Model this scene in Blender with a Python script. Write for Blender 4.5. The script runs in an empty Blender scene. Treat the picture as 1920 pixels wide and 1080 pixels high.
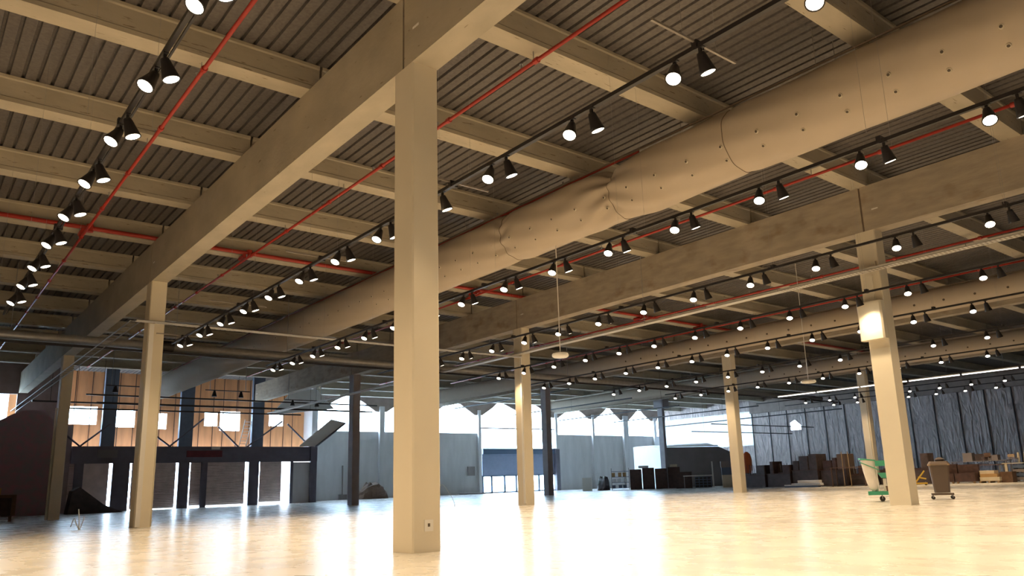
import bpy, math, random
from mathutils import Vector, Matrix
random.seed(7)
PI = math.pi
SC = bpy.context.scene
COL = SC.collection

# ------------------------------------------------------------------ camera
CAM_Z = 1.0
cd = bpy.data.cameras.new('camera'); cam = bpy.data.objects.new('camera', cd); COL.objects.link(cam)
yaw, pitch, roll = math.radians(39.79214), math.radians(12.47514), math.radians(2.00197)
fwd = Vector((math.sin(yaw)*math.cos(pitch), math.cos(yaw)*math.cos(pitch), math.sin(pitch)))
rgt = Vector((math.cos(yaw), -math.sin(yaw), 0)); dwn = -rgt.cross(fwd)
r2 = rgt*math.cos(roll) + dwn*math.sin(roll); d2 = -rgt*math.sin(roll) + dwn*math.cos(roll)
m = Matrix((( r2.x, -d2.x, -fwd.x, 0), (r2.y, -d2.y, -fwd.y, 0), (r2.z, -d2.z, -fwd.z, CAM_Z), (0, 0, 0, 1)))
cam.matrix_world = m
cd.sensor_width = 36.0; cd.sensor_fit = 'HORIZONTAL'
cd.lens = 1436.9/1920*36
cd.shift_x = -(998.6-960)/1920; cd.shift_y = (587.06-540)/1920
cd.clip_start = 0.05; cd.clip_end = 400
SC.camera = cam

# ------------------------------------------------------------------ world / exposure
w = bpy.data.worlds.new('World'); SC.world = w; w.use_nodes = True
nt = w.node_tree; bg = nt.nodes['Background']
bg.inputs['Color'].default_value = (0.60, 0.79, 1.0, 1); bg.inputs['Strength'].default_value = 28.0
SC.view_settings.view_transform = 'Standard'; SC.view_settings.look = 'None'
SC.view_settings.gamma = 1.0; SC.view_settings.use_curve_mapping = False
SC.view_settings.exposure = 0.0
SC.cycles.use_denoising = True
SC.cycles.max_bounces = 10; SC.cycles.diffuse_bounces = 5; SC.cycles.glossy_bounces = 4
SC.cycles.transparent_max_bounces = 12
SC.cycles.sample_clamp_indirect = 8.0
SC.cycles.use_light_tree = True
LAMP_W = 210.0
LAMP_COL = (1.0, 0.725, 0.425)

# ------------------------------------------------------------------ materials
MATS = {}
def streaks(mt, stretch, scale=5.0, lo=.62, hi=.66, dark=.45):
    n = mt.node_tree; b = n.nodes['Principled BSDF']; src = b.inputs['Base Color'].links[0].from_socket
    tc = n.nodes.new('ShaderNodeTexCoord'); mp = n.nodes.new('ShaderNodeMapping'); mp.inputs['Scale'].default_value = stretch
    tx = n.nodes.new('ShaderNodeTexNoise'); tx.inputs['Scale'].default_value = scale; tx.inputs['Detail'].default_value = 3
    n.links.new(tc.outputs['Object'], mp.inputs['Vector']); n.links.new(mp.outputs['Vector'], tx.inputs['Vector'])
    cr = n.nodes.new('ShaderNodeValToRGB'); cr.color_ramp.elements[0].position = lo; cr.color_ramp.elements[1].position = hi
    cr.color_ramp.elements[0].color = (1, 1, 1, 1); cr.color_ramp.elements[1].color = (dark, dark*.9, dark*.8, 1)
    mx = n.nodes.new('ShaderNodeMix'); mx.data_type = 'RGBA'; mx.blend_type = 'MULTIPLY'; mx.inputs[0].default_value = 1
    n.links.new(tx.outputs['Fac'], cr.inputs['Fac']); n.links.new(src, mx.inputs[6]); n.links.new(cr.outputs['Color'], mx.inputs[7]); n.links.new(mx.outputs[2], b.inputs['Base Color'])
def mat(name, col, rough=0.7, metal=0.0, noise=0.0, scale=3.0, bump=0.0, bscale=20.0, emis=None, estr=0.0, stretch=(1,1,1), col2=None, spec=0.5, detail=6):
    mt = bpy.data.materials.new(name); mt.use_nodes = True; n = mt.node_tree; b = n.nodes['Principled BSDF']
    b.inputs['Base Color'].default_value = (*col, 1); b.inputs['Roughness'].default_value = rough
    b.inputs['Metallic'].default_value = metal; b.inputs['Specular IOR Level'].default_value = spec
    if noise or bump:
        tc = n.nodes.new('ShaderNodeTexCoord'); mp = n.nodes.new('ShaderNodeMapping'); mp.inputs['Scale'].default_value = stretch
        n.links.new(tc.outputs['Object'], mp.inputs['Vector'])
    if noise:
        tx = n.nodes.new('ShaderNodeTexNoise'); tx.inputs['Scale'].default_value = scale; tx.inputs['Detail'].default_value = detail
        n.links.new(mp.outputs['Vector'], tx.inputs['Vector'])
        cr = n.nodes.new('ShaderNodeValToRGB'); cr.color_ramp.elements[0].position = 0.3; cr.color_ramp.elements[1].position = 0.7
        c2 = col2 or tuple(max(0, c*(1-noise)) for c in col)
        cr.color_ramp.elements[0].color = (*c2, 1); cr.color_ramp.elements[1].color = (*col, 1)
        n.links.new(tx.outputs['Fac'], cr.inputs['Fac']); n.links.new(cr.outputs['Color'], b.inputs['Base Color'])
    if bump:
        t2 = n.nodes.new('ShaderNodeTexNoise'); t2.inputs['Scale'].default_value = bscale; t2.inputs['Detail'].default_value = 4
        n.links.new(mp.outputs['Vector'], t2.inputs['Vector'])
        bp = n.nodes.new('ShaderNodeBump'); bp.inputs['Strength'].default_value = bump; bp.inputs['Distance'].default_value = 0.05
        n.links.new(t2.outputs['Fac'], bp.inputs['Height']); n.links.new(bp.outputs['Normal'], b.inputs['Normal'])
    if emis:
        b.inputs['Emission Color'].default_value = (*emis, 1); b.inputs['Emission Strength'].default_value = estr
    MATS[name] = mt
    return mt

CONC = mat('precast_concrete', (0.50, 0.445, 0.345), 0.85, noise=0.22, scale=1.3, bump=0.12, bscale=9, stretch=(1, .6, 1))
CONCB = mat('stained_concrete', (0.47, 0.405, 0.32), 0.85, noise=0.30, scale=2.2, bump=0.12, bscale=9, stretch=(.5, .5, 2))
CONCJ = mat('joist_concrete', (0.50, 0.445, 0.345), 0.85, noise=0.2, scale=2.0, bump=0.12, bscale=9, stretch=(.4, 1, 1))
streaks(CONCJ, (.5, 4, 4), 5, .66, .70, .5); streaks(CONC, (4, .5, 2), 4, .69, .73, .6); streaks(CONCB, (1.5, .5, .8), 2.2, .56, .75, .72)
PAINT = mat('column_paint', (0.76, 0.69, 0.55), 0.6, noise=0.06, scale=1.0)
PALEFIT = mat('pale_fittings_lit_face', (0.74, 0.69, 0.57), 0.5, noise=0.05, scale=1.0)  # pale fittings, and the slab painted as a lit column face
STEELGREY = mat('grey_column_steel', (0.36, 0.335, 0.36), 0.6, noise=0.2, scale=1.5)
DECK = mat('galvanised_deck', (0.165, 0.150, 0.145), 0.55, metal=0.25, noise=0.35, scale=14, bump=0.05, detail=8)
BLACK = mat('black_powder_coat', (0.018, 0.016, 0.018), 0.45)
LAMPF = mat('lamp_lens', (0.9, 0.9, 0.9), 0.3, emis=(1.0, 0.86, 0.66), estr=14)
LAMPD = mat('lamp_lens_far', (0.9, 0.9, 0.9), 0.3, emis=(1.0, 0.93, 0.84), estr=9)
LEDM = mat('led_diffuser', (0.9, 0.9, 0.9), 0.3, emis=(1.0, 0.97, 0.92), estr=2.6)
RED = mat('sprinkler_red', (0.42, 0.035, 0.022), 0.4, noise=0.15, scale=3)
GALV = mat('galvanised_steel', (0.42, 0.42, 0.43), 0.42, metal=0.6, noise=0.2, scale=5)
TRAYM = mat('cable_tray_steel', (0.66, 0.64, 0.60), 0.5, metal=0.35, noise=0.1, scale=8)
FABRIC = mat('duct_fabric', (0.50, 0.425, 0.335), 0.9, noise=0.06, scale=1.5, bump=0.25, bscale=2.0)
HOLE = mat('nozzle_dark', (0.10, 0.08, 0.06), 0.8)
NOZR = mat('nozzle_ring', (0.62, 0.56, 0.45), 0.7)
SEAM = mat('seam_dark', (0.16, 0.12, 0.09), 0.8)
WHITE = mat('white_plastic', (0.80, 0.78, 0.74), 0.4)
WALLG = mat('grey_render_wall', (0.74, 0.735, 0.75), 0.8, noise=0.18, scale=1.2, stretch=(1, 1, .25), bump=0.05)
BLUEG = mat('blue_grey_shutter', (0.24, 0.28, 0.40), 0.55, noise=0.1, scale=3)
NAVY = mat('dark_painted_steel', (0.14, 0.125, 0.16), 0.5, noise=0.2, scale=2)
ORANGE = mat('orange_boarding', (0.82, 0.40, 0.17), 0.7, noise=0.25, scale=1.4, stretch=(2, 1, .3))
BROWNP = mat('brown_infill_panel', (0.34, 0.27, 0.24), 0.75, noise=0.25, scale=1.5)
SHUT = mat('shutter_slats', (0.74, 0.60, 0.55), 0.5, metal=0.2, noise=0.2, scale=2)
MAROON = mat('maroon_print', (0.42, 0.19, 0.23), 0.8, noise=0.8, scale=2.6, col2=(0.26, 0.225, 0.235))
TARP = mat('dark_tarpaulin', (0.085, 0.06, 0.058), 0.55, noise=0.5, scale=3, bump=0.6, bscale=3)
TARP2 = mat('brown_covered_stack', (0.085, 0.042, 0.035), 0.6, noise=0.5, scale=4, bump=0.6, bscale=4)
GREEN = mat('green_plastic', (0.06, 0.38, 0.24), 0.4)
BAG = mat('white_sack', (0.86, 0.82, 0.78), 0.6, noise=0.12, scale=4, bump=0.4, bscale=7)
BIN = mat('brown_bin_plastic', (0.13, 0.095, 0.078), 0.45, noise=0.1, scale=3)
TIMBER = mat('pale_timber', (0.42, 0.29, 0.16), 0.7, noise=0.35, scale=5, stretch=(1, 6, 6))
TIMBERD = mat('dark_timber', (0.16, 0.09, 0.055), 0.7, noise=0.35, scale=5)
CARD = mat('cardboard', (0.48, 0.30, 0.13), 0.8, noise=0.1, scale=4)
CREAMC = mat('cream_carton', (0.68, 0.60, 0.45), 0.8, noise=0.08, scale=4)
ORNG = mat('orange_plastic', (0.55, 0.11, 0.02), 0.5)
YEL = mat('yellow_strap', (0.65, 0.42, 0.04), 0.5)
METALB = mat('blue_grey_metal', (0.10, 0.14, 0.22), 0.45, metal=0.3)
RUBBER = mat('rubber', (0.02, 0.02, 0.02), 0.7)
BOXW = mat('pale_blue_panel', (0.86, 0.90, 0.93), 0.6, noise=0.05, scale=1)
BOXD = mat('dark_grey_panel', (0.25, 0.22, 0.22), 0.6, noise=0.15, scale=1)
SEAMM = mat('bar_steel', (.30, .27, .24), .5, metal=.4)
SIGNG = mat('faded_sign', (0.17, 0.15, 0.16), 0.6)
SIGNR = mat('faded_red_banner', (0.16, 0.02, 0.03), 0.6, noise=0.4, scale=3)

def floor_mat():
    mt = bpy.data.materials.new('polished_concrete_floor'); mt.use_nodes = True; n = mt.node_tree; b = n.nodes['Principled BSDF']
    tc = n.nodes.new('ShaderNodeTexCoord')
    def noise(sc, st, det=5):
        mp = n.nodes.new('ShaderNodeMapping'); mp.inputs['Scale'].default_value = st
        tx = n.nodes.new('ShaderNodeTexNoise'); tx.inputs['Scale'].default_value = sc; tx.inputs['Detail'].default_value = det
        n.links.new(tc.outputs['Object'], mp.inputs['Vector']); n.links.new(mp.outputs['Vector'], tx.inputs['Vector']); return tx
    a = noise(0.35, (1, 1, 1)); c = noise(1.6, (1, .6, 1))
    mx = n.nodes.new('ShaderNodeMix'); mx.data_type = 'FLOAT'; mx.inputs[0].default_value = .5
    n.links.new(a.outputs['Fac'], mx.inputs[2]); n.links.new(c.outputs['Fac'], mx.inputs[3])
    cr = n.nodes.new('ShaderNodeValToRGB'); cr.color_ramp.elements[0].position = .38; cr.color_ramp.elements[1].position = .6
    cr.color_ramp.elements[0].color = (.55, .53, .49, 1); cr.color_ramp.elements[1].color = (.68, .66, .615, 1)
    n.links.new(mx.outputs[0], cr.inputs['Fac']); n.links.new(cr.outputs['Color'], b.inputs['Base Color'])
    rr = n.nodes.new('ShaderNodeMapRange'); rr.inputs['To Min'].default_value = .24; rr.inputs['To Max'].default_value = .31
    n.links.new(c.outputs['Fac'], rr.inputs['Value']); n.links.new(rr.outputs['Result'], b.inputs['Roughness'])
    b.inputs['Specular IOR Level'].default_value = .45
    return mt
FLOORM = floor_mat()

def glass_mat():
    mt = bpy.data.materials.new('window_glass'); mt.use_nodes = True; n = mt.node_tree
    for x in list(n.nodes): n.nodes.remove(x)
    o = n.nodes.new('ShaderNodeOutputMaterial'); t = n.nodes.new('ShaderNodeBsdfTransparent'); g = n.nodes.new('ShaderNodeBsdfGlossy')
    g.inputs['Roughness'].default_value = .05; t.inputs['Color'].default_value = (.93, .96, .97, 1)
    x = n.nodes.new('ShaderNodeMixShader'); x.inputs[0].default_value = .07
    n.links.new(t.outputs[0], x.inputs[1]); n.links.new(g.outputs[0], x.inputs[2]); n.links.new(x.outputs[0], o.inputs[0])
    return mt
GLASS = glass_mat()

def sheet_mat():   # wrinkled plastic sheeting on the far wall
    mt = bpy.data.materials.new('wrinkled_plastic_sheet'); mt.use_nodes = True; n = mt.node_tree; b = n.nodes['Principled BSDF']
    tc = n.nodes.new('ShaderNodeTexCoord'); mp = n.nodes.new('ShaderNodeMapping'); mp.inputs['Scale'].default_value = (1, 1.6, .35)
    tx = n.nodes.new('ShaderNodeTexNoise'); tx.inputs['Scale'].default_value = 1.7; tx.inputs['Detail'].default_value = 7; tx.inputs['Distortion'].default_value = 1.2
    n.links.new(tc.outputs['Object'], mp.inputs['Vector']); n.links.new(mp.outputs['Vector'], tx.inputs['Vector'])
    cr = n.nodes.new('ShaderNodeValToRGB'); cr.color_ramp.elements[0].color = (.38, .31, .29, 1); cr.color_ramp.elements[1].color = (.68, .56, .53, 1)
    cr.color_ramp.elements[0].position = .35; cr.color_ramp.elements[1].position = .7
    n.links.new(tx.outputs['Fac'], cr.inputs['Fac']); n.links.new(cr.outputs['Color'], b.inputs['Base Color'])
    bp = n.nodes.new('ShaderNodeBump'); bp.inputs['Strength'].default_value = .9; bp.inputs['Distance'].default_value = .25
    n.links.new(tx.outputs['Fac'], bp.inputs['Height']); n.links.new(bp.outputs['Normal'], b.inputs['Normal'])
    b.inputs['Roughness'].default_value = .38
    return mt
SHEET = sheet_mat()

def transl_mat():
    mt = bpy.data.materials.new('translucent_sheeting'); mt.use_nodes = True; n = mt.node_tree
    for x in list(n.nodes): n.nodes.remove(x)
    o = n.nodes.new('ShaderNodeOutputMaterial'); t = n.nodes.new('ShaderNodeBsdfTranslucent'); g = n.nodes.new('ShaderNodeBsdfDiffuse')
    tc = n.nodes.new('ShaderNodeTexCoord'); mp = n.nodes.new('ShaderNodeMapping'); mp.inputs['Scale'].default_value = (1, 1.5, .4)
    tx = n.nodes.new('ShaderNodeTexNoise'); tx.inputs['Scale'].default_value = 1.6; tx.inputs['Detail'].default_value = 6
    n.links.new(tc.outputs['Object'], mp.inputs['Vector']); n.links.new(mp.outputs['Vector'], tx.inputs['Vector'])
    cr = n.nodes.new('ShaderNodeValToRGB'); cr.color_ramp.elements[0].color = (.30, .31, .32, 1); cr.color_ramp.elements[1].color = (.70, .71, .72, 1)
    n.links.new(tx.outputs['Fac'], cr.inputs['Fac']); n.links.new(cr.outputs['Color'], t.inputs['Color'])
    g.inputs['Color'].default_value = (.3, .3, .3, 1)
    x = n.nodes.new('ShaderNodeMixShader'); x.inputs[0].default_value = .4
    n.links.new(t.outputs[0], x.inputs[1]); n.links.new(g.outputs[0], x.inputs[2]); n.links.new(x.outputs[0], o.inputs[0])
    return mt
TRANSL = transl_mat()

# ------------------------------------------------------------------ mesh helpers
class MB:
    def __init__(s): s.v = []; s.f = []
    def poly(s, pts, faces):
        o = len(s.v); s.v += [tuple(p) for p in pts]; s.f += [tuple(i+o for i in f) for f in faces]; return s
    def box(s, x0, x1, y0, y1, z0, z1, bev=0.0):
        if bev <= 0:
            p = [(x, y, z) for z in (z0, z1) for x, y in ((x0, y0), (x1, y0), (x1, y1), (x0, y1))]
            return s.poly(p, [(3, 2, 1, 0), (4, 5, 6, 7), (0, 1, 5, 4), (1, 2, 6, 5), (2, 3, 7, 6), (3, 0, 4, 7)])
        b = bev   # chamfered vertical edges
        ring = [(x0+b, y0), (x1-b, y0), (x1, y0+b), (x1, y1-b), (x1-b, y1), (x0+b, y1), (x0, y1-b), (x0, y0+b)]
        return s.prism(ring, z0, z1)
    def prism(s, ring, z0, z1):
        n = len(ring)
        p = [(x, y, z0) for x, y in ring] + [(x, y, z1) for x, y in ring]
        return s.poly(p, [tuple(reversed(range(n))), tuple(range(n, 2*n))] + [(i, (i+1) % n, (i+1) % n+n, i+n) for i in range(n)])
    def ext(s, ring, a0, a1, axis):   # ring of 2D points extruded along axis ('x': (y,z); 'y': (x,z))
        n = len(ring)
        mk = (lambda q, a: (a, q[0], q[1])) if axis == 'x' else (lambda q, a: (q[0], a, q[1]))
        p = [mk(q, a0) for q in ring] + [mk(q, a1) for q in ring]
        return s.poly(p, [tuple(reversed(range(n))), tuple(range(n, 2*n))] + [(i, (i+1) % n, (i+1) % n+n, i+n) for i in range(n)])
    def tube(s, pts, r, n=8, cap=True):
        pts = [Vector(p) for p in pts]; rings = []
        for i, p in enumerate(pts):
            t = (pts[min(i+1, len(pts)-1)]-pts[max(i-1, 0)]).normalized()
            up = Vector((0, 0, 1)) if abs(t.z) < .9 else Vector((1, 0, 0))
            a = t.cross(up).normalized(); b = t.cross(a)
            rr = r[i] if isinstance(r, (list, tuple)) else r
            rings.append([p+a*rr*math.cos(2*PI*k/n)+b*rr*math.sin(2*PI*k/n) for k in range(n)])
        o = len(s.v)
        for rg in rings: s.v += [tuple(q) for q in rg]
        for i in range(len(rings)-1):
            for k in range(n): s.f.append((o+i*n+k, o+i*n+(k+1) % n, o+(i+1)*n+(k+1) % n, o+(i+1)*n+k))
        if cap:
            s.f.append(tuple(o+k for k in reversed(range(n)))); s.f.append(tuple(o+(len(rings)-1)*n+k for k in range(n)))
        return s
    def lathe(s, prof, n=16, c=(0, 0, 0)):
        o = len(s.v); m_ = len(prof)
        for r, z in prof:
            for k in range(n): s.v.append((c[0]+r*math.cos(2*PI*k/n), c[1]+r*math.sin(2*PI*k/n), c[2]+z))
        for i in range(m_-1):
            for k in range(n): s.f.append((o+i*n+k, o+i*n+(k+1) % n, o+(i+1)*n+(k+1) % n, o+(i+1)*n+k))
        s.f.append(tuple(o+k for k in reversed(range(n)))); s.f.append(tuple(o+(m_-1)*n+k for k in range(n)))
        return s
    def mesh(s, name, mt, smooth=False):
        me = bpy.data.meshes.new(name); me.from_pydata(s.v, [], s.f); me.materials.append(mt)
        if smooth:
            me.polygons.foreach_set('use_smooth', [True]*len(me.polygons))
        me.update(); return me
    def build(s, name, mt, parent=None, smooth=False, loc=None):
        o = bpy.data.objects.new(name, s.mesh(name, mt, smooth)); COL.objects.link(o)
        if parent: o.parent = parent
        if loc: o.location = loc
        return o
def thing(name, label, cat, loc=(0, 0, 0), rz=0, group=None):
    o = bpy.data.objects.new(name, None); COL.objects.link(o); o.location = loc; o.rotation_euler = (0, 0, rz)
    o.empty_display_size = .2
    return tag(o, label, cat, group)
def tag(o, label, cat, group=None, kind=None):
    o['label'] = label; o['category'] = cat
    if group: o['group'] = group
    if kind: o['kind'] = kind
    return o
def struct(name, mb, mt, smooth=False):
    o = mb.build(name, mt, None, smooth); o['kind'] = 'structure'; return o
def part(name, mb, mt, parent, smooth=False, loc=None): return mb.build(name, mt, parent, smooth, loc)
ORD = ['zeroth', 'first', 'second', 'third', 'fourth', 'fifth', 'sixth', 'seventh', 'eighth', 'ninth', 'tenth', 'eleventh', 'twelfth', 'thirteenth', 'fourteenth', 'fifteenth', 'sixteenth', 'seventeenth', 'eighteenth', 'nineteenth', 'twentieth']

# ------------------------------------------------------------------ frame grid
X1, Y1, DX, DY, WX, WY, H = 6.332, 10.670, 16.486, 17.640, 0.516, 0.639, 8.345
TOP, DK = 9.80, 10.45            # girder top = joist underside ; deck underside
XR, XL, YF = 82.5, -14.0, -9.0   # right wall, left wall, wall behind the camera
YB, YS = 72.0, 64.2              # back wall ; shopfront line on the left of the back
def gx(i): return X1+i*DX
def gy(j): return Y1+j*DY

# ------------------------------------------------------------------ room shell
o = struct('floor', MB().box(XL, XR+.3, YF, YB+22, -.3, 0), FLOORM)
def deck():
    mb = MB(); x = XL; prof = []
    while x < XR+.3:
        prof += [(x, DK), (x+.205, DK), (x+.222, DK+.07), (x+.268, DK+.07)]; x += .285
    prof.append((x, DK))
    n = len(prof)
    for (y0, y1, xa, xb) in ((YF, YS+.4, XL, XR+.4), (YS+.4, YS+2.6, XL, 28.0), (YS+.4, YB+.3, 28.0, XR+.4)):  # middle strip: unseen roof added to keep sky light off the orange boarding
        pr = [p for p in prof if xa-.3 <= p[0] <= xb+.1]; n = len(pr); o_ = len(mb.v)
        mb.v += [(p[0], y0, p[1]) for p in pr]+[(p[0], y1, p[1]) for p in pr]
        mb.f += [(o_+i, o_+i+1, o_+n+i+1, o_+n+i) for i in range(n-1)]
        mb.box(xa, xb, y0, y1, DK+.10, DK+.25)
    return mb
struct('ceiling', deck(), DECK)
struct('wall_front', MB().box(XL, XR, YF-.3, YF, 0, DK), WALLG)
struct('wall_left', MB().box(XL-.3, XL, YF, YS, 0, DK), BROWNP)

# right wall: plastic sheeting over studs
mb = MB(); 
wy0, wy1 = YF, 57.0
mb.box(XR, XR+.25, wy0, 50.3, 0, DK); mb.box(XR, XR+.25, 51.7, wy1, 0, 5.2); mb.box(XR, XR+.25, 51.7, wy1, 8.4, DK)
mb.box(XR, XR+.25, 50.3, 51.7, 0, 6.05)
mb.ext([(50.3, 6.55), (51.05, 7.25), (51.7, 6.95), (51.7, DK), (50.3, DK)], XR, XR+.25, 'x')
mb.box(XR, XR+.25, 57.0, YB, 0, 4.6); mb.box(XR, XR+.25, 57.0, YB, 8.8, DK); mb.box(XR, XR+.25, 51.7, 57, 5.2, 8.4)
struct('wall_right', mb, SHEET)
mb = MB()
for k in range(24):
    y = 3+k*2.45
    if not (50 < y < 52): mb.box(XR-.07, XR, y, y+.09, 0, DK)
struct('trim_1', mb, BLACK)
struct('trim_21', MB().box(XR-.35, XR-.08, YF, 57, 8.45, DK), BROWNP)
struct('window_1', MB().box(XR+.1, XR+.13, 50.3, 51.7, 6.05, 7.3), GLASS)
struct('window_2', MB().box(XR+.1, XR+.13, 57.0, YB, 4.6, 8.8), GLASS)

struct('wall_right_sheeting', MB().box(XR+.03, XR+.05, 57.0, YB, 4.6, 8.8), TRANSL)
# back wall (y = YB) with tall glazing between piers, brown gable infills above the piers
piers = [(31.6, .5), (38.9, .55), (44.6, .5), (51.3, .35), (62.9, .35), (69.2, .35), (75.2, .95), (81.0, .5)]
mb = MB()
lo = [(28.4, 51.45), (62.75, XR)]
for a, b in lo: mb.box(a, b, YB, YB+.3, 0, 6.7)
struct('wall_back', mb, WALLG)
mb = MB()
for x, wd in piers: mb.box(x-wd/2, x+wd/2, YB-.35, YB+.1, 0, 9.3)
struct('trim_2', mb, WALLG)
mb = MB()
for k, (x, wd) in enumerate(piers):
    lx = x-(x-piers[k-1][0])/2 if k else x-3.2; rx = x+(piers[k+1][0]-x)/2 if k < len(piers)-1 else XR
    if 51 < x < 52: rx = 54.3
    if 62 < x < 63.5: lx = 59.3
    h = wd/2+.35
    mb.ext([(x-h, 8.75), (x+h, 8.75), (min(x+2.1, rx-.3), 9.7), (rx, DK), (lx, DK), (max(x-2.1, lx+.3), 9.7)], YB-.15, YB+.15, 'y')
mb.ext([(54.3, DK), (59.3, DK), (58.2, 9.25), (57.9, 9.0)], YB-.15, YB+.15, 'y')
struct('trim_3', mb, BROWNP)
k = 3
edges = [28.4]+[p[0] for p in piers]+[XR]
for a, b in zip(edges[:-1], edges[1:]):
    if a > 51 and b < 63.5:
        struct('window_%d' % k, MB().box(a+.2, b-.2, YB+.12, YB+.15, 5.1, DK-.1), GLASS)
    else:
        struct('window_%d' % k, MB().box(a+.2, b-.2, YB+.12, YB+.15, 6.7, DK-.1), GLASS)
    k += 1
# loading door in the back wall
d = MB().box(51.7, 62.7, YB-.1, YB+.05, 1.95, 5.0).build('door_1', BLUEG); d['kind'] = 'structure'
part('door_head', MB().box(51.7, 62.7, YB-.35, YB-.1, 4.35, 5.0), METALB, d)
fr = MB()
for x in (51.75, 53.0, 54.85, 56.55, 58.3, 60.0, 61.6, 62.6): fr.box(x-.11, x+.11, YB-.12, YB+.05, 0, 1.95)
fr.box(51.7, 62.7, YB-.12, YB+.05, 1.83, 1.97); fr.box(51.7, 62.7, YB-.12, YB+.05, 0, .14)
part('glazing_frame', fr, METALB, d)
part('pane', MB().box(51.7, 62.7, YB+.05, YB+.07, .1, 1.9), GLASS, d)
struct('trim_4', MB().box(51.4, 62.8, YB-.1, YB+.1, 7.25, 7.38).box(57.0, 57.22, YB-.1, YB+.1, 5.0, 7.3).box(62.4, 63.0, YB-.6, YB-.1, 0, 4.9), NAVY)
# side wall between shopfront line and back wall
struct('wall_back_side', MB().box(28.1, 28.4, YS+.2, YB, 0, DK), WALLG)
tag(MB().box(49.7, 50.6, YB-.22, YB-.005, 2.0, 3.0).build('electrical_cabinet', BOXD), 'small dark cabinet on the grey back wall, left of the blue loading door', 'cabinet')

# ---- shopfront on the left of the back (y = YS): pillars, shutters, fascia, orange boarding, windows
fas = MB().box(9.9, 28.45, YS-.25, YS+.1, 3.45, 4.68)
struct('trim_5', fas, NAVY)
mb = MB()
for a, b in ((12.62, 13.78), (17.2, 18.0), (22.6, 23.45), (18.9, 19.35), (10.18, 10.75), (28.0, 28.45), (26.1, 26.35)):
    mb.box(a, b, YS-.2, YS+.05, 0, 3.45)
struct('trim_6', mb, NAVY)
mb = MB()
for a, b in ((11.7, 12.6), (17.1, 18.1), (22.75, 23.7)): mb.box(a, b, YS-.15, YS+.25, 4.68, DK)
struct('trim_7', mb, mat('blue_grey_pier', (0.16, 0.20, 0.28), .6, noise=.15))
k = 2
for n_, (a, b) in enumerate(((9.86, 10.18), (13.95, 17.05), (18.13, 18.9), (19.35, 22.36), (23.58, 25.4))):
    mb = MB(); z = .12
    zs = (.1, .06, .16, .12, .2)[n_]
    z = zs
    prof = []
    while z < 3.42:
        prof.append((z, 0)); prof.append((z+.05, -.03)); prof.append((z+.10, -.03)); z += .13
    for q in range(len(prof)-1):
        z0, y0 = prof[q]; z1, y1 = prof[q+1]
        mb.poly([(a, YS+y0, z0), (b, YS+y0, z0), (b, YS+y1, z1), (a, YS+y1, z1)], [(0, 1, 2, 3)])
    mb.box(a, b, YS+.01, YS+.04, zs, 3.45)
    o = struct('door_%d' % k, mb, SHUT)
    k += 1
struct('door_7', MB().box(10.75, 12.42, YS-.02, YS+.02, 0, 3.45), SHUT)
struct('door_8', MB().box(26.35, 28.0, YS-.02, YS+.02, 0, 3.4), WALLG)
mb = MB()   # orange boarding beyond, with window holes
wn = [(9.2, 11.3, 6.25, 7.55), (12.45, 13.85, 6.1, 7.35), (15.2, 16.1, 6.0, 7.2), (18.9, 19.9, 6.3, 7.35), (20.1, 21.7, 5.95, 7.5), (24.1, 25.3, 6.4, 7.35)]
YO = 66.2
xs = [6.0]
for a, b, z0, z1 in wn:
    mb.box(xs[-1], a*1.035, YO, YO+.12, 4.3, 11.0); mb.box(a*1.035, b*1.035, YO, YO+.12, 4.3, 1+(z0-1)*1.035)
    mb.box(a*1.035, b*1.035, YO, YO+.12, 1+(z1-1)*1.035, 11.0); xs.append(b*1.035)
mb.box(xs[-1], 28.1, YO, YO+.12, 4.3, 11.0)
struct('wall_back_upper', mb, ORANGE)
mb = MB()
for x in range(7, 28): mb.box(x+.1*((x*7) % 3), x+.1*((x*7) % 3)+.05, YO-.04, YO, 4.3, 11)
struct('trim_8', mb, TIMBERD)
for a, b, z0, z1 in wn:
    struct('window_%d' % (k+12), MB().box(a*1.035, b*1.035, YO+.05, YO+.07, 1+(z0-1)*1.035, 1+(z1-1)*1.035).box((a+b)/2*1.035-.03, (a+b)/2*1.035+.03, YO, YO+.1, 1+(z0-1)*1.035, 1+(z1-1)*1.035), GLASS); k += 1
struct('wall_back_left', MB().box(XL, 3.2, YS, YS+.3, 0, DK).box(3.2, 9.9, YS, YS+.3, 0, 6.2).box(3.2, 6.3, YS, YS+.3, 8.3, DK).box(6.3, 9.2, YS, YS+.3, 6.2, DK), BROWNP)
struct('window_40', MB().box(3.2, 6.3, YS+.1, YS+.13, 6.2, 8.3), GLASS)
braces = [((10.39, 4.68), (12.23, 6.32)), ((16.5, 4.68), (14.2, 6.4)), ((16.44, 4.68), (18.89, 6.88)), ((21.72, 4.66), (20.03, 6.27)), ((22.37, 4.66), (25.29, 6.81)), ((27.87, 4.67), (25.76, 6.6)), ((10.39, 4.68), (7.6, 7.1))]
for n_, (a, b) in enumerate(braces):
    o = MB().tube([(a[0], YS-.1, a[1]), (b[0], YS-.1, b[1])], .07, 6).build('diagonal_brace', NAVY)
    tag(o, 'thin dark diagonal steel brace above the shopfront fascia, %s from the left' % ORD[[2, 3, 4, 5, 6, 7, 1][n_]], 'brace', 'diagonal braces above the shopfront')
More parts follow.
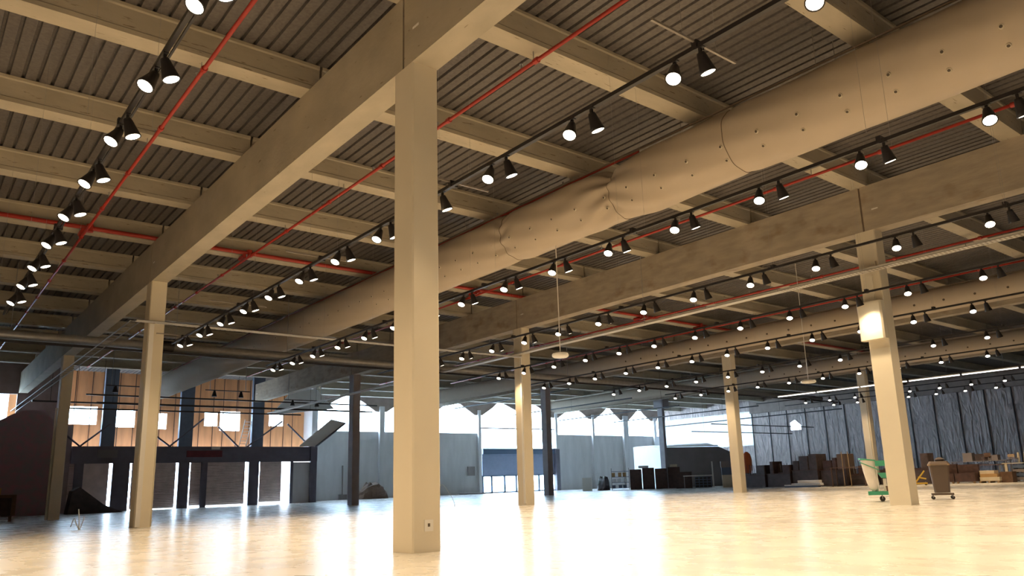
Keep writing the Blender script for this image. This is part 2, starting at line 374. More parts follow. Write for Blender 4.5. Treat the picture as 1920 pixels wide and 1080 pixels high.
# sloping white canopy sheet at the right end
t = thing('sloping_canopy', 'sloping white translucent sheet with dark edge bar, right end of the shopfront', 'canopy')
part('sheet', MB().poly([(26.8, YS-.3, 4.7), (28.2, YS-.3, 4.7), (30.9, YS-.4, 6.75), (29.6, YS-.4, 7.0), (26.8, YS-.28, 4.78), (28.2, YS-.28, 4.78), (30.9, YS-.36, 6.83), (29.6, YS-.36, 7.08)], [(0, 1, 2, 3), (7, 6, 5, 4), (0, 4, 5, 1), (1, 5, 6, 2), (2, 6, 7, 3), (3, 7, 4, 0)]), WHITE, t)
part('edge_bar', MB().tube([(28.2, YS-.45, 4.68), (30.9, YS-.5, 6.75)], .08, 6), NAVY, t)
part('support_post', MB().box(27.75, 27.98, YS-.5, YS-.3, 0, 4.7), NAVY, t)
part('upper_sheet', MB().poly([(24.2, YS-.5, 7.3), (29.8, YS-.5, 8.0), (28.2, YS-.5, 9.6), (26.2, YS-.5, 9.7), (24.2, YS-.26, 7.3), (29.8, YS-.26, 8.0), (28.2, YS-.26, 9.6), (26.2, YS-.26, 9.7)], [(0, 1, 2, 3), (7, 6, 5, 4), (0, 4, 5, 1), (1, 5, 6, 2), (2, 6, 7, 3), (3, 7, 4, 0)]), BOXW, t)
t = thing('ladder', 'pale aluminium ladder leaning above the fascia before the orange boarding', 'ladder')
for q in (0, .55): part('side_rail', MB().tube([(21.75+q, YS-.12, 4.7), (22.25+q, YS+.1, 6.9)], .035, 5), WHITE, t)
for k_ in range(8): part('rung', MB().tube([(21.8+k_*.065, YS-.1+k_*.025, 4.9+k_*.26), (22.35+k_*.065, YS-.1+k_*.025, 4.9+k_*.26)], .02, 5), WHITE, t)
# signs on the fascia
tag(MB().box(11.55, 12.85, YS-.31, YS-.25, 3.86, 4.42).build('sign', SIGNG), 'small grey illegible sign board on the dark fascia', 'sign')
tag(MB().box(17.7, 20.4, YS-.30, YS-.25, 3.86, 4.36).build('banner', SIGNR), 'faded dark red banner across the dark fascia', 'banner')
tag(MB().box(19.55, 20.2, YS-.34, YS-.25, 4.45, 4.66).build('fascia_light', WHITE), 'small white box fixed to the top of the dark fascia', 'light')
# dark maroon partition at the far left
o = MB().ext([(2.6, 0), (9.2, 0), (9.2, 4.9), (7.75, 7.0), (6.3, 6.9), (5.0, 6.1), (2.6, 6.1)], 61.8, 62.1, 'y').build('partition', MAROON)
tag(o, 'tall dark maroon printed partition at the far left back', 'partition')
# tarpaulin heap by shutters
def heap(name, label, cx, cy, rx, ry, h, mt, seed, flat=0.6, group=None, cat='pile', rz=0):
    rnd = random.Random(seed); mb = MB(); n = 18; m_ = 7; pts = []
    for i in range(m_+1):
        f = i/m_
        for k_ in range(n):
            a = 2*PI*k_/n; q = 1-f**2.2*(1-flat*(.6+.4*math.cos(2*a+seed)))
            j = 1+rnd.uniform(-.07, .07)
            pts.append((math.copysign(abs(math.cos(a))**.6, math.cos(a))*rx*q*j, math.copysign(abs(math.sin(a))**.6, math.sin(a))*ry*q*j, max(0, f*h*(1+rnd.uniform(-.09, .09)) if i else 0)))
    fs = [(i*n+k_, i*n+(k_+1) % n, (i+1)*n+(k_+1) % n, (i+1)*n+k_) for i in range(m_) for k_ in range(n)]
    fs.append(tuple(m_*n+k_ for k_ in range(n))); fs.append(tuple(reversed(range(n))))
    mb.poly(pts, fs); o = mb.build(name, mt, None, False, (cx, cy, 0)); o.rotation_euler[2] = rz
    return tag(o, label, cat, group)
o = MB().ext([(9.3, 0), (12.6, 0), (11.4, .55), (9.9, 1.75), (9.5, 1.5)], 59.6, 61.0, 'y').build('tarpaulin_pile', TARP); tag(o, 'dark brown triangular covered pile on the floor before the shutters', 'pile')

# ------------------------------------------------------------------ columns
def column(i, j, label, mt=PAINT, ztop=H, extra=None, group='concrete columns'):
    t = thing('column', label, 'column', (gx(i), gy(j), 0), 0, group)
    part('shaft', MB().box(0, WX, 0, WY, 0, ztop, .025), mt, t)
    return t
c = column(0, 0, 'nearest concrete column, with a white wall socket low on its side')
s = part('socket', MB().box(.205, .36, -.018, .0, .315, .49), WHITE, c); part('socket_hole', MB().lathe([(.001, 0), (.03, 0), (.03, .006), (.001, .006)], 12).mesh and MB().box(.26, .30, -.021, -.018, .385, .435), HOLE, s)
c = column(0, 1, 'concrete column left of the nearest one, pale cable channel down its edge')
part('cable_channel', MB().box(.02, .17, -.07, -.001, .02, 6.8), WHITE, c)
part('corner_guard', MB().box(WX, WX+.02, 0, .1, 0.02, 5.2), PALEFIT, c)
c = column(0, 2, 'leftmost concrete column, a pale pipe running down its left edge')
part('drain_pipe', MB().tube([(-.06, .2, 0), (-.06, .2, 5.6)], .05, 8), PALEFIT, c)
c = column(1, 0, 'concrete column at right with a boxed unit above its lit lower face')
part('lit_face_slab', MB().box(-.045, -.001, -.02, .60, 0, 4.62), PALEFIT, c)  # added slab standing in for the lamp-lit lower part of the shaft
bx = part('wall_box', MB().box(-.30, -.001, -.03, .74, 4.88, 6.05, .05), PALEFIT, c)
part('cable_channel', MB().box(-.06, -.001, .24, .50, 6.05, 6.9), PALEFIT, c)
part('junction_box', MB().box(-.05, -.001, .08, .22, 7.12, 7.32), PALEFIT, c)
c = column(1, 1, 'slim concrete column right of centre-left with pale conduit strip down its face')
part('cable_channel', MB().box(-.05, -.001, .02, .14, .08, 6.9), WHITE, c)
column(1, 2, 'grey-brown far column directly left of the nearest column', STEELGREY)
c = column(2, 1, 'concrete column right of centre before dark stacked furniture')
column(2, 2, 'dark grey far column just right of the slim central column', STEELGREY)
c = column(3, 1, 'pale far column half hidden behind the boxed column at right')
part('cable_channel', MB().box(-.05, -.001, .1, .25, .02, 6.8), PALEFIT, c)
t = thing('column', 'dark grey steel column before the pale blue box room', 'column', (60.3, 52.3, 0), 0, 'concrete columns')
part('shaft', MB().box(0, .36, 0, .62, 0, 8.0), STEELGREY, t); part('capital', MB().box(-.2, .8, -.3, .9, 8.0, DK), STEELGREY, t)

# ------------------------------------------------------------------ girders
near = ['nearest', 'second', 'third', 'farthest']
rows = ['left column row', 'second column row', 'third column row', 'rightmost column row']
def girder(i, j):
    y0 = gy(j)+WY/2+.03; y1 = min(gy(j+1)+WY/2-.03, 63.95)
    x = gx(i)
    seq = {-1: 'overhead', 0: 'nearest full', 1: 'middle', 2: 'farthest'}[j]
    t = thing('girder', '%s concrete girder on the %s' % (seq, rows[i]), 'beam', (x, y0, H), 0, 'concrete roof girders')
    L = y1-y0
    hb = .0
    part('web', MB().ext([(0, 0), (WX, 0), (WX, TOP-H), (0, TOP-H)], 0, L, 'y'), CONC if i == 0 else CONCB, t)
    if i != 1 or True:
        part('lifting_plate', MB().box(-.008, 0, L-.5, L-.3, .62, .66), WHITE, t)
    if j >= 0: part('joint_filler', MB().box(.03, WX-.03, -.06, 0, .0, TOP-H-.02), SEAM, t)
    return t
for i in range(4):
    for j in ((-1, 0, 1, 2) if i < 2 else (0, 1, 2)): girder(i, j)
girder_extra = thing('girder', 'overhead concrete girder on the third column row', 'beam', (gx(2), gy(-1)+WY/2, H), 0, 'concrete roof girders')
part('web', MB().ext([(0, 0), (WX, 0), (WX, TOP-H), (0, TOP-H)], 0, DY-.04, 'y'), CONCB, girder_extra)

# ------------------------------------------------------------------ joists (purlins)
bays = ['in the leftmost roof bay', 'above the large fabric duct', 'above the pale cable tray', 'above the slim fabric duct', 'in the farthest right bay']
jm = {}
def joist(bi, k):
    xa = gx(bi-1)+WX/2+.03; xb = gx(bi)+WX/2-.03
    if bi == 0: xa = XL
    if bi == 4: xb = XR-.05
    if bi == 2 and k > 11: xa = 28.5
    yc = 10.99+4.41*k
    key = (bi, xa)
    if key not in jm:
        ring = [(-.255, 0), (.255, 0), (.255, .10), (.235, .13), (.235, .54), (.26, .57), (.26, .64), (-.26, .64), (-.26, .57), (-.235, .54), (-.235, .13), (-.255, .10)]
        jm[key] = MB().ext(ring, 0, xb-xa, 'x').mesh('joist', CONCJ)
    o = bpy.data.objects.new('joist', jm[key]); COL.objects.link(o); o.location = (xa, yc, TOP)
    tag(o, 'concrete roof joist %s, %s from the camera' % (bays[bi], ORD[k+3]), 'joist', 'concrete joists under the metal deck')
for bi, ks in ((0, range(0, 12)), (1, range(-2, 12)), (2, range(-2, 14)), (3, range(-1, 14)), (4, range(0, 14))):
    for k_ in ks: joist(bi, k_)

# ------------------------------------------------------------------ lighting tracks and spotlights
TRK = [(2.00, 'leftmost'), (7.17, 'second from left'), (11.84, 'third'), (17.12, 'fourth'), (21.95, 'fifth'), (26.45, 'sixth'), (32.4, 'seventh'), (37.9, 'eighth'), (50.0, 'ninth'), (53.8, 'rightmost')]
RZ = 6.22
body_prof = [(.030, .0), (.052, -.004), (.062, -.04), (.070, -.09), (.096, -.215), (.108, -.262), (.108, -.275), (.094, -.275), (.088, -.256), (.001, -.254)]
M_BODY = MB().lathe(body_prof, 16).mesh('lamp_housing', BLACK, True)
M_LENS = MB().lathe([(.001, -.268), (.092, -.268), (.092, -.262), (.001, -.262)], 16).mesh('lens', LAMPF)
M_LENSD = MB().lathe([(.001, -.268), (.092, -.268), (.092, -.262), (.001, -.262)], 16).mesh('lens', LAMPD)
M_STEM = MB().box(-.018, .018, -.018, .018, -.02, .075).box(-.03, .03, -.055, .055, .06, .09).mesh('bracket', BLACK)
NL = 0
def spotlight(x, y, ti, pi, side, ld=None, off=False):
    global NL
    if pi is None: lab = '%s black spotlight %s' % ld
    else:
        tn = {1: 'leftmost', 2: 'second', 3: 'third', 4: 'fourth', 5: 'fifth', 6: 'sixth', 7: 'seventh', 8: 'eighth', 9: 'ninth', 10: 'tenth'}[ti]
        lab = 'black spotlight aimed %s, %s pair from the front on the %s track%s' % ('left' if side < 0 else 'right', ORD[pi], tn, '' if ti == 1 else ' from left')
    t = thing('spotlight', lab, 'spotlight', (x, y, RZ-.10), 0, 'black track spotlights')
    br = bpy.data.objects.new('bracket', M_STEM); COL.objects.link(br); br.parent = t
    tilt = math.radians(27)
    h = bpy.data.objects.new('lamp_housing', M_BODY); COL.objects.link(h); h.parent = t
    if side < 0: h.rotation_euler = (math.radians(-12), tilt, 0)
    else: h.rotation_euler = (math.radians(-6), -math.radians(18), 0)
    l = bpy.data.objects.new('lens', M_LENS if ti < 6 else M_LENSD); COL.objects.link(l); l.parent = h
    if not off:
        if 'L' not in MATS:
            sd = bpy.data.lights.new('spot_light', 'SPOT'); sd.energy = LAMP_W; sd.color = LAMP_COL
            sd.spot_size = math.radians(124); sd.spot_blend = .95; sd.shadow_soft_size = .08
            MATS['L'] = sd
        s_ = bpy.data.objects.new('light_source', MATS['L']); COL.objects.link(s_); s_.parent = h; s_.location = (0, 0, -.30)
        NL += 1
def hanger(x, y, t, ti):
    if ti == 2: part('crossbar', MB().box(x-.82, x+.82, y-.016, y+.016, RZ+.06, RZ+.09), SEAMM, t)
    for q in {2: (-.25, .42), 8: (.0, .42)}.get(ti, (-.42, .42) if ti < 4 else (-.06, .06)):
        part('suspension_wire', MB().tube([(x+q, y, RZ+.04), (x+q, y, DK-.004)], .0022, 4), GALV, t)
    part('clamp', MB().box(x-.04, x+.11, y-.04, y+.04, RZ-.02, RZ+.09), BLACK, t)
YS_ = [3.6, 5.55, 7.5, 9.5, 11.4, 13.3, 15.2, 17.15, 19.1, 20.95, 22.9, 24.9, 27.0, 28.9, 30.9]
tracks = {1: (-1.6, 26.0), 2: (-1.6, 28.5), 3: (-1.6, 32.0), 4: (-1.6, 32.0), 5: (2.0, 32.5), 6: (2.0, 32.5), 7: (5.0, 32.5), 8: (5.0, 32.5), 9: (9.0, 34.0), 10: (9.0, 34.0)}
seen = {1: (2, 11), 2: (0, 13), 3: (0, 15), 4: (1, 14), 5: (2, 14), 6: (3, 15), 7: (4, 15), 8: (5, 15), 9: (7, 15), 10: (8, 15)}
for ti, (x, nm) in enumerate(TRK, 1):
    y0, y1 = tracks[ti]
    tn = {1: 'leftmost', 10: 'tenth'}.get(ti, ORD[ti])
    t = thing('lighting_track', 'long black lighting track, %s%s, carrying pairs of spotlights' % (tn, '' if ti == 1 else ' from the left'), 'track', (0, 0, 0), 0, 'black lighting tracks')
    part('rail', MB().box(x-.026, x+.026, y0, y1, RZ-.03, RZ+.03), BLACK, t)
    part('power_bar', MB().box(x+.06, x+.085, y0, y1, RZ+.0, RZ+.03), BLACK, t)
    if ti < 9:
        yy = 5.25 if ti > 1 else 6.0
        while yy < y1: hanger(x, yy, t, ti); yy += 5.5
    a, b = seen[ti]
    if ti == 1: ys = [3.6, 5.55]+YS_[2:]
    yn = 0
    extra = {1: [-.3, 1.7, 3.6, 5.55], 2: [-.3, 1.7], 3: [-.3, 1.7], 4: [1.7, 3.6], 5: [3.6], 6: [], 7: [], 8: [], 9: [], 10: []}[ti]  # unseen spotlights added to brighten the foreground floor
    for y in extra:
        for sgn in (-1, 1):
            spotlight(x, y+(.05 if sgn < 0 else -.36), ti, None, sgn, ('left-aimed' if sgn < 0 else 'right-aimed', 'added unseen near the camera, %s back from view, %s lighting track' % (ORD[len(extra)-extra.index(y)], tn)))
    pi = 1
    for q in range(a, b):
        y = YS_[q]
        if ti >= 7: y = 11.3+2.03*(q-4)
        if ti >= 9: y = 16.9+1.85*(q-7)
        spotlight(x, y+.05, ti, pi, -1); spotlight(x, y-.36, ti, pi, 1); pi += 1

# unseen tracks and spotlights added left of the frame to brighten that bay
for n_, x in enumerate((-3.15, -8.3)):
    t = thing('lighting_track', 'added unseen black lighting track beyond the left edge of the photo, %s one' % ('nearer', 'farther')[n_], 'track', (0, 0, 0), 0, 'black lighting tracks')
    part('rail', MB().box(x-.026, x+.026, -1.6, 26.5, RZ-.03, RZ+.03), BLACK, t)
    for y in (0, 13, 26): part('suspension_wire', MB().tube([(x, y, RZ), (x, y, DK)], .004, 4), GALV, t)
    for q in range(14):
        for sgn in (-1, 1): spotlight(x, -.3+q*1.93+(.05 if sgn < 0 else -.36), 1, None, sgn, ('left-aimed' if sgn < 0 else 'right-aimed', 'added unseen left of the frame, %s pair, %s track' % (ORD[q+1], ('nearer', 'farther')[n_])))

# three short dark bars with unlit spots at the back left
for n_, (x0, x1_, y, z, lb) in enumerate(((9.9, 12.6, 54, 7.9, 'left'), (15.9, 18.9, 54, 7.9, 'middle'), (22.2, 25.4, 56, 7.7, 'right'))):
    t = thing('spotlight_bar', 'short black bar with two unlit spots, %s of three before the orange boarding' % lb, 'spotlight bar', (0, 0, 0), 0, 'short spotlight bars at the back left')
    part('rail', MB().box(x0, x1_, y-.03, y+.03, z-.03, z+.03), BLACK, t)
    part('suspension_wire', MB().tube([(x0+.3, y, z), (x0+.3, y, DK)], .02, 4).tube([(x1_-.3, y, z), (x1_-.3, y, DK)], .02, 4), GALV, t)
    for f in (.2, .8):
        xx = x0+(x1_-x0)*f
        part('lamp_head', MB().lathe([(.06, 0), (.08, -.05), (.17, -.36), (.17, -.4), (.02, -.4)], 12, (xx, y, z-.03)), BLACK, t)

# LED line fixtures on the right
ys = [12.2, 17.3, 20.8, 24.3, 27.8, 31.3, 34.7]
for n_ in range(len(ys)-1):
    t = thing('linear_light', 'thin white linear light, %s segment of the glowing line from the right' % ORD[n_+1], 'light', (0, 0, 0), 0, 'glowing line of linear lights')
    part('housing', MB().box(53.95, 54.05, ys[n_]+.12, ys[n_+1]-.06, 7.03, 7.10), WHITE, t)
    part('diffuser', MB().box(53.94, 54.06, ys[n_]+.12, ys[n_+1]-.06, 6.97, 7.03), LEDM, t)
    part('suspension_wire', MB().tube([(54, ys[n_]+1, 7.1), (54.25, ys[n_]+1, 7.5), (54.25, ys[n_]+1, DK-.004)], .008, 4), GALV, t)

# ------------------------------------------------------------------ sprinkler pipes
def pipe(x, y0, y1, z, r, lab):
    mb = MB().tube([(x, y0, z), (x, y1, z)], r, 10)
    t = thing('sprinkler_pipe', lab, 'pipe', (0, 0, 0), 0, 'red sprinkler pipes'); part('pipe_run', mb, RED, t, True)
    y = y0+2.6
    while y < y1-.5:
        q = part('coupling', MB().tube([(x, y-.06, z), (x, y+.06, z)], r*1.55, 10), RED, t)
        part('sprinkler_head', MB().tube([(x, y+.5, z-.01), (x, y+.5, z+.14)], .018, 6).lathe([(.04, 0), (.04, .01)], 8, (x, y+.5, z+.14)), GALV, q)
        y += 3.3
    for k_ in range(int((y0-10.99)/4.41)+1, int((y1-10.99)/4.41)+1):
        yc = 10.99+4.41*k_; part('hanger_rod', MB().tube([(x, yc, z), (x, yc, TOP)], .012, 5), GALV, t)
pipe(4.08, 6.0, 58, 9.55, .042, 'red sprinkler pipe in the left roof bay')
pipe(9.42, 5.0, 58, 9.55, .042, 'red sprinkler pipe between the nearest girder and the fabric duct')
pipe(20.05, 3.0, 58, 9.55, .042, 'red sprinkler pipe right of the big fabric duct')
pipe(31.2, 8.0, 58, 9.55, .045, 'red sprinkler pipe above the pale cable tray')
pipe(36.4, 10.0, 55, 9.55, .045, 'red sprinkler pipe left of the small fabric duct')
pipe(44.5, 10.0, 55, 9.55, .045, 'red sprinkler pipe beyond the third column row')
pipe(14.78, 13.0, 58, 9.71, .04, 'red sprinkler pipe running just over the large fabric duct')
t = thing('sprinkler_main', 'thick red sprinkler main running crosswise along a joist', 'pipe')
part('pipe_run', MB().tube([(XL+.1, 28.22, 9.86), (62, 28.22, 9.86)], .075, 12), RED, t, True)
for x in (4.08, 9.42, 20.05, 31.2, 36.4, 44.5):
    part('tee_valve', MB().tube([(x+.2, 28.22, 9.72), (x+.2, 28.22, 9.98)], .11, 10).tube([(x, 28.1, 9.7), (x, 28.6, 9.7)], .09, 10), RED, t)

# ------------------------------------------------------------------ fabric ducts
def duct(xc, zc, r, y0, y1, lab, detail=False):
    t = thing('fabric_air_duct', lab, 'air duct', (0, 0, 0), 0, 'fabric air ducts')
    n = 160 if detail else 24; ys = []
    y = y0
    while y < y1: ys.append(y); y += (.09 if detail and 8 < y < 22 else .6)
    ys.append(y1)
    def rad(y, a):
        # a: angle (rad); sagging, half-collapsed stretch near y 12-14
        k_ = r
        if detail:
            def bump(c_, w_): return math.exp(-((y-c_)/w_)**2)
            up = max(0.0, math.sin(a)); lf = max(0.0, -math.cos(a)); dn = max(0.0, -math.sin(a))
            k_ += -.16*bump(13.75, .75)*(.55*up+.65*lf+.25*dn)-.24*bump(13.78, .24)*(.7*up+.4*lf)
            k_ += .07*bump(12.6, .9)*dn
            k_ += -.10*bump(18.45, .35)*(.5+.5*lf)+.03*bump(18.1, .5)*dn
            k_ += -.04*bump(9.8, .18)
            dy = abs(y-13.75)
            if y < 18: k_ += .042*math.exp(-dy/2.2)*math.sin(8*(a-2.25)/(.8+.3*dy))*(.3+.7*lf)
            if 17.3 < y < 19.6: k_ += .03*math.sin(8*(a-4.0)/(.7+.5*abs(y-18.45)))*bump(18.45, .6)*(.3+.7*lf)
            k_ += .010*math.sin(a*9+y*2.1)
        return k_
    mb = MB(); o_ = 0
    for y in ys:
        for k_ in range(n):
            a = 2*PI*k_/n; q = rad(y, a); mb.v.append((xc+q*math.cos(a), y, zc+q*math.sin(a)))
    for i in range(len(ys)-1):
        for k_ in range(n): mb.f.append((i*n+k_, i*n+(k_+1) % n, (i+1)*n+(k_+1) % n, (i+1)*n+k_))
    mb.f.append(tuple(range(n))); mb.f.append(tuple((len(ys)-1)*n+k_ for k_ in reversed(range(n))))
    part('duct_sleeve', mb, FABRIC, t, True)
    # suspension rail along the upper left shoulder
    an = math.radians(121)
    xr, zr = xc+(r+.055)*math.cos(an), zc+(r+.055)*math.sin(an)
    part('suspension_rail', MB().box(xr-.02, xr+.02, y0, y1, zr-.012, zr+.02).box(xc+(xc-xr)-.02, xc+(xc-xr)+.02, y0, y1, zr-.012, zr+.02), SEAM, t)
    y = 11.9-4.41*(2 if detail else 0)
    while y < y1:
        for q in (xr, 2*xc-xr): part('hanger_rod', MB().tube([(q, y, zr), (q, y, DK)], .007, 4), SEAMM, t)
        y += 4.41
    if detail:
        for ysm in (9.8, 13.72, 18.45):
            sb = MB(); ring = []
            for k_ in range(n+1):
                a = 2*PI*k_/n; q = rad(ysm, a)+.006; ring.append((xc+q*math.cos(a), ysm, zc+q*math.sin(a)))
            sb.tube(ring, .009, 4, False); part('seam', sb, SEAM, t)
        cnt = 0; y = 2.9
        while y < 40:
            for ang in ((-157.2, -131.2) if y < 27 else (-157.2,)):
                a = math.radians(ang); q = rad(y, a)
                c_ = Vector((xc+q*math.cos(a), y, zc+q*math.sin(a))); nn = Vector((math.cos(a), 0, math.sin(a)))
                nz = part('nozzle', MB().tube([c_-nn*.01, c_+nn*.018], [.058, .042], 10), NOZR, t)
                part('nozzle_hole', MB().tube([c_+nn*.014, c_+nn*.022], .031, 8), HOLE, nz)
            y += 1.0
    else:
        y = 9.0
        while y < 36:
            a = math.radians(-165)
            c_ = Vector((xc+r*math.cos(a), y, zc+r*math.sin(a))); nn = Vector((math.cos(a), 0, math.sin(a)))
            part('nozzle', MB().tube([c_-nn*.01, c_+nn*.03], .05, 8), HOLE, t); y += 1.35
duct(14.83, 8.79, .80, 1.0, 61.5, 'large sagging beige fabric duct with rows of small nozzles', True)
duct(37.25, 8.75, .56, 8.0, 61.5, 'slimmer fabric duct running against the third girder row')
duct(53.6, 8.75, .56, 10.0, 61.5, 'farthest fabric duct, against the rightmost girder row')

# ------------------------------------------------------------------ cable trays, galvanised duct
t = thing('cable_tray', 'long pale perforated cable tray passing the boxed column', 'cable tray')
y = 2.0; n_ = 0
while y < 60:
    y2 = min(y+3.0, 60)
    mb = MB()
    mb.box(22.42, 22.76, y+.01, y2-.01, 7.00, 7.012).box(22.42, 22.43, y+.01, y2-.01, 7.0, 7.07).box(22.75, 22.76, y+.01, y2-.01, 7.0, 7.07)
    s_ = part('tray_section', mb, TRAYM, t)
    if y < 14:
        hb = MB(); yy = y+.1
        while yy < y2-.1: 
            for xx in (22.48, 22.56, 22.64): hb.box(xx, xx+.035, yy, yy+.05, 6.997, 7.001)
            yy += .12
        part('perforations', hb, SEAM, s_)
    y = y2
part('suspension_rods', (lambda h: h)(MB().tube([(22.4, 6, 7), (22.4, 6, DK-.004)], .01, 5).tube([(22.4, 20, 7), (22.4, 20, DK-.004)], .01, 5).tube([(22.4, 36, 7), (22.4, 36, DK-.004)], .01, 5)), GALV, t)
def ladder(name, lab, p0, p1, wd):
    p0 = Vector(p0); p1 = Vector(p1); d_ = (p1-p0); L = d_.length; d_.normalize(); s_ = d_.cross(Vector((0, 0, 1))).normalized()
    t = thing(name, lab, 'cable tray'); 
    for q in (-1, 1): part('side_rail', MB().tube([p0+s_*wd/2*q, p1+s_*wd/2*q], .03, 4), GALV, t)
    k_ = 0
    while k_*.6 < L: c_ = p0+d_*k_*.6; part('rung', MB().tube([c_-s_*wd/2, c_+s_*wd/2], .014, 4), GALV, t); k_ += 1
    return t
ladder('cable_ladder', 'galvanised cable ladder running back from the channelled left column', (5.9, 28.3, 6.85), (5.9, 61.5, 6.85), .30)
ladder('cable_ladder', 'galvanised cable ladder crossing between left and central columns', (5.9, 28.15, 6.85), (22.6, 28.15, 6.85), .20)
t = thing('spiral_duct', 'galvanised round air duct crossing the hall above a black rail', 'air duct')
part('large_run', MB().tube([(-13, 35.2, 7.28), (8.2, 35.2, 7.28)], .19, 16), GALV, t, True)
part('elbow_collar', MB().tube([(8.2, 35.2, 7.28), (8.9, 35.2, 7.28)], .26, 16), BLACK, t)
part('small_run', MB().tube([(8.9, 35.2, 7.28), (62, 35.6, 7.28)], .20, 16), GALV, t, True)
for x in (-10, -4, 3, 9, 14, 20, 26, 32, 39, 44, 50, 57.5): part('hanger_rod', MB().tube([(x, 35.2, 7.4), (x, 35.2, DK)], .012, 4), GALV, t)
t = thing('crosswise_rail', 'long black rail crossing the hall beneath the galvanised duct', 'rail'); part('rail', MB().box(-13.5, 64, 34.9, 34.98, 6.93, 7.03), BLACK, t)
# more dark crosswise bars at the back left
for n_, (x0, x1_, y, z) in enumerate(((9.5, 31, 58, 7.75), (10.5, 31, 60, 7.45), (6.5, 30.6, 58, 7.2), (8.2, 25, 59.5, 6.95))):
    tag(MB().box(x0, x1_, y, y+.1, z-.05, z+.05).tube([(x0+1, y+.05, z), (x0+1, y+.05, DK-.004)], .012, 4).tube([(x1_-5, y+.05, z), (x1_-5, y+.05, DK-.004)], .012, 4).build('crosswise_bar', BLACK), 'thin dark crosswise bar before the orange boarding, %s from the top' % ORD[n_+1], 'bar', 'dark crosswise bars before the boarding')
for n_, (x0, x1_, y0, y1, z) in enumerate(((47, 47.1, 44, 60, 7.6), (53, 53.1, 44, 60, 7.2), (59, 59.1, 40, 58, 7.0), (66, 66.1, 36, 58, 6.6), (40, 40.1, 44, 60, 8.0))):
    tag(MB().box(x0, x1_, y0, y1, z-.05, z+.05).tube([(x0+.05, y0+2, z), (x0+.05, y0+2, DK-.004)], .012, 4).tube([(x0+.05, y1-2, z), (x0+.05, y1-2, DK-.004)], .012, 4).build('lengthwise_bar', BLACK), 'thin dark unlit track hanging before the far windows, %s from the left' % ORD[[2, 3, 4, 5, 1][n_]], 'bar', 'unlit tracks before the far windows')
for n_, (x0, x1_, y, z) in enumerate(((60, 78, 46, 5.9), (62, 80, 50, 5.5))):
    tag(MB().box(x0, x1_, y, y+.08, z-.04, z+.04).tube([(x0+2, y+.04, z), (x0+2, y+.04, DK-.004)], .012, 4).tube([(x1_-2, y+.04, z), (x1_-2, y+.04, DK-.004)], .012, 4).build('cable_run', BLACK), 'thin black cable run before the sheeted wall, %s one' % ('upper', 'lower')[n_], 'cable')

# ------------------------------------------------------------------ hanging discs
def disc(x, y, z, zt, r, lab):
    t = thing('hanging_disc', lab, 'ceiling device', (x, y, z), 0, 'hanging white discs')
    part('cover', MB().lathe([(r*.55, .08), (r*.9, .06), (r, .02), (r*.97, -.03), (r*.8, -.06), (.01, -.07)], 20), WHITE, t, True)
    part('suspension_cable', MB().tube([(0, 0, .08), (0, 0, zt-z)], .014, 5), WHITE, t)
disc(14.83, 16.6, 4.62, 8.0, .25, 'white hanging disc on a long cable under the fabric duct')
disc(31.0, 18.3, 4.95, DK, .33, 'white hanging disc on a cable before the far sheeted wall')

# ------------------------------------------------------------------ cleaning cart
def wheel(t, x, y, r=.055, mt=RUBBER):
    w_ = part('caster', MB().tube([(x, y-.018, r), (x, y+.018, r)], r, 14), mt, t)
    part('fork', MB().box(x-.012, x+.012, y-.028, y-.02, r, r*2.3).box(x-.012, x+.012, y+.02, y+.028, r, r*2.3).box(x-.02, x+.02, y-.028, y+.028, r*2.2, r*2.5), GALV, w_)
cart = thing('cleaning_cart', 'green cleaning cart with a white sack, left of the boxed column', 'cart', (25.75, 12.75, 0), math.radians(-62))
# local x: from bag (-) to buckets (+)
part('base_frame', MB().box(-.62, .62, -.24, .24, .21, .27).box(-.62, .62, -.24, -.21, .27, .33).box(-.62, .62, .21, .24, .27, .33), GREEN, cart)
for x in (-.20, .5):
    for y in (-.2, .2): wheel(cart, x, y, .085)
for x, y in ((-.28, -.2), (-.28, .2), (.02, -.2), (.42, -.2), (.42, .2)):
    part('upright', MB().tube([(x, y, .27), (x, y, 1.28)], .016, 6), WHITE, cart)
part('mid_tray', MB().poly([(-.16, -.2, .76), (.5, -.2, .76), (.5, .2, .76), (-.16, .2, .76), (-.26, -.25, .93), (.54, -.25, .93), (.54, .25, .93), (-.26, .25, .93)], [(3, 2, 1, 0), (0, 1, 5, 4), (1, 2, 6, 5), (2, 3, 7, 6), (3, 0, 4, 7)]), GREEN, cart)
part('top_tray', MB().box(-.30, .54, -.24, .24, 1.17, 1.19).box(-.30, .54, -.25, -.225, 1.15, 1.33).box(-.30, .54, .225, .24, 1.17, 1.32).box(.525, .54, -.24, .24, 1.17, 1.32), GREEN, cart)
part('bag_ring', MB().tube([(-.28, -.22, 1.34), (-.74, -.22, 1.40), (-.80, 0, 1.41), (-.74, .22, 1.40), (-.28, .22, 1.34)], .024, 6).tube([(-.78, -.24, 1.30), (-.2, -.26, 1.02)], .016, 5), GREEN, cart)
bg_ = part('sack', MB().poly([(x, y, z) for (z, a, b, c_, d_) in ((1.36, -.74, -.32, -.21, .21), (1.0, -.70, -.30, -.22, .22), (.6, -.62, -.24, -.22, .22), (.42, -.55, -.26, -.18, .18), (.32, -.46, -.32, -.08, .08)) for x, y in ((a, c_*.6), (a+.08, c_), (b-.08, c_), (b, c_*.6), (b, d_*.6), (b-.08, d_), (a+.08, d_), (a, d_*.6))], [(i*8+k_, i*8+(k_+1) % 8, (i+1)*8+(k_+1) % 8, (i+1)*8+k_) for i in range(4) for k_ in range(8)]+[tuple(32+k_ for k_ in range(8))]), BAG, cart, True)
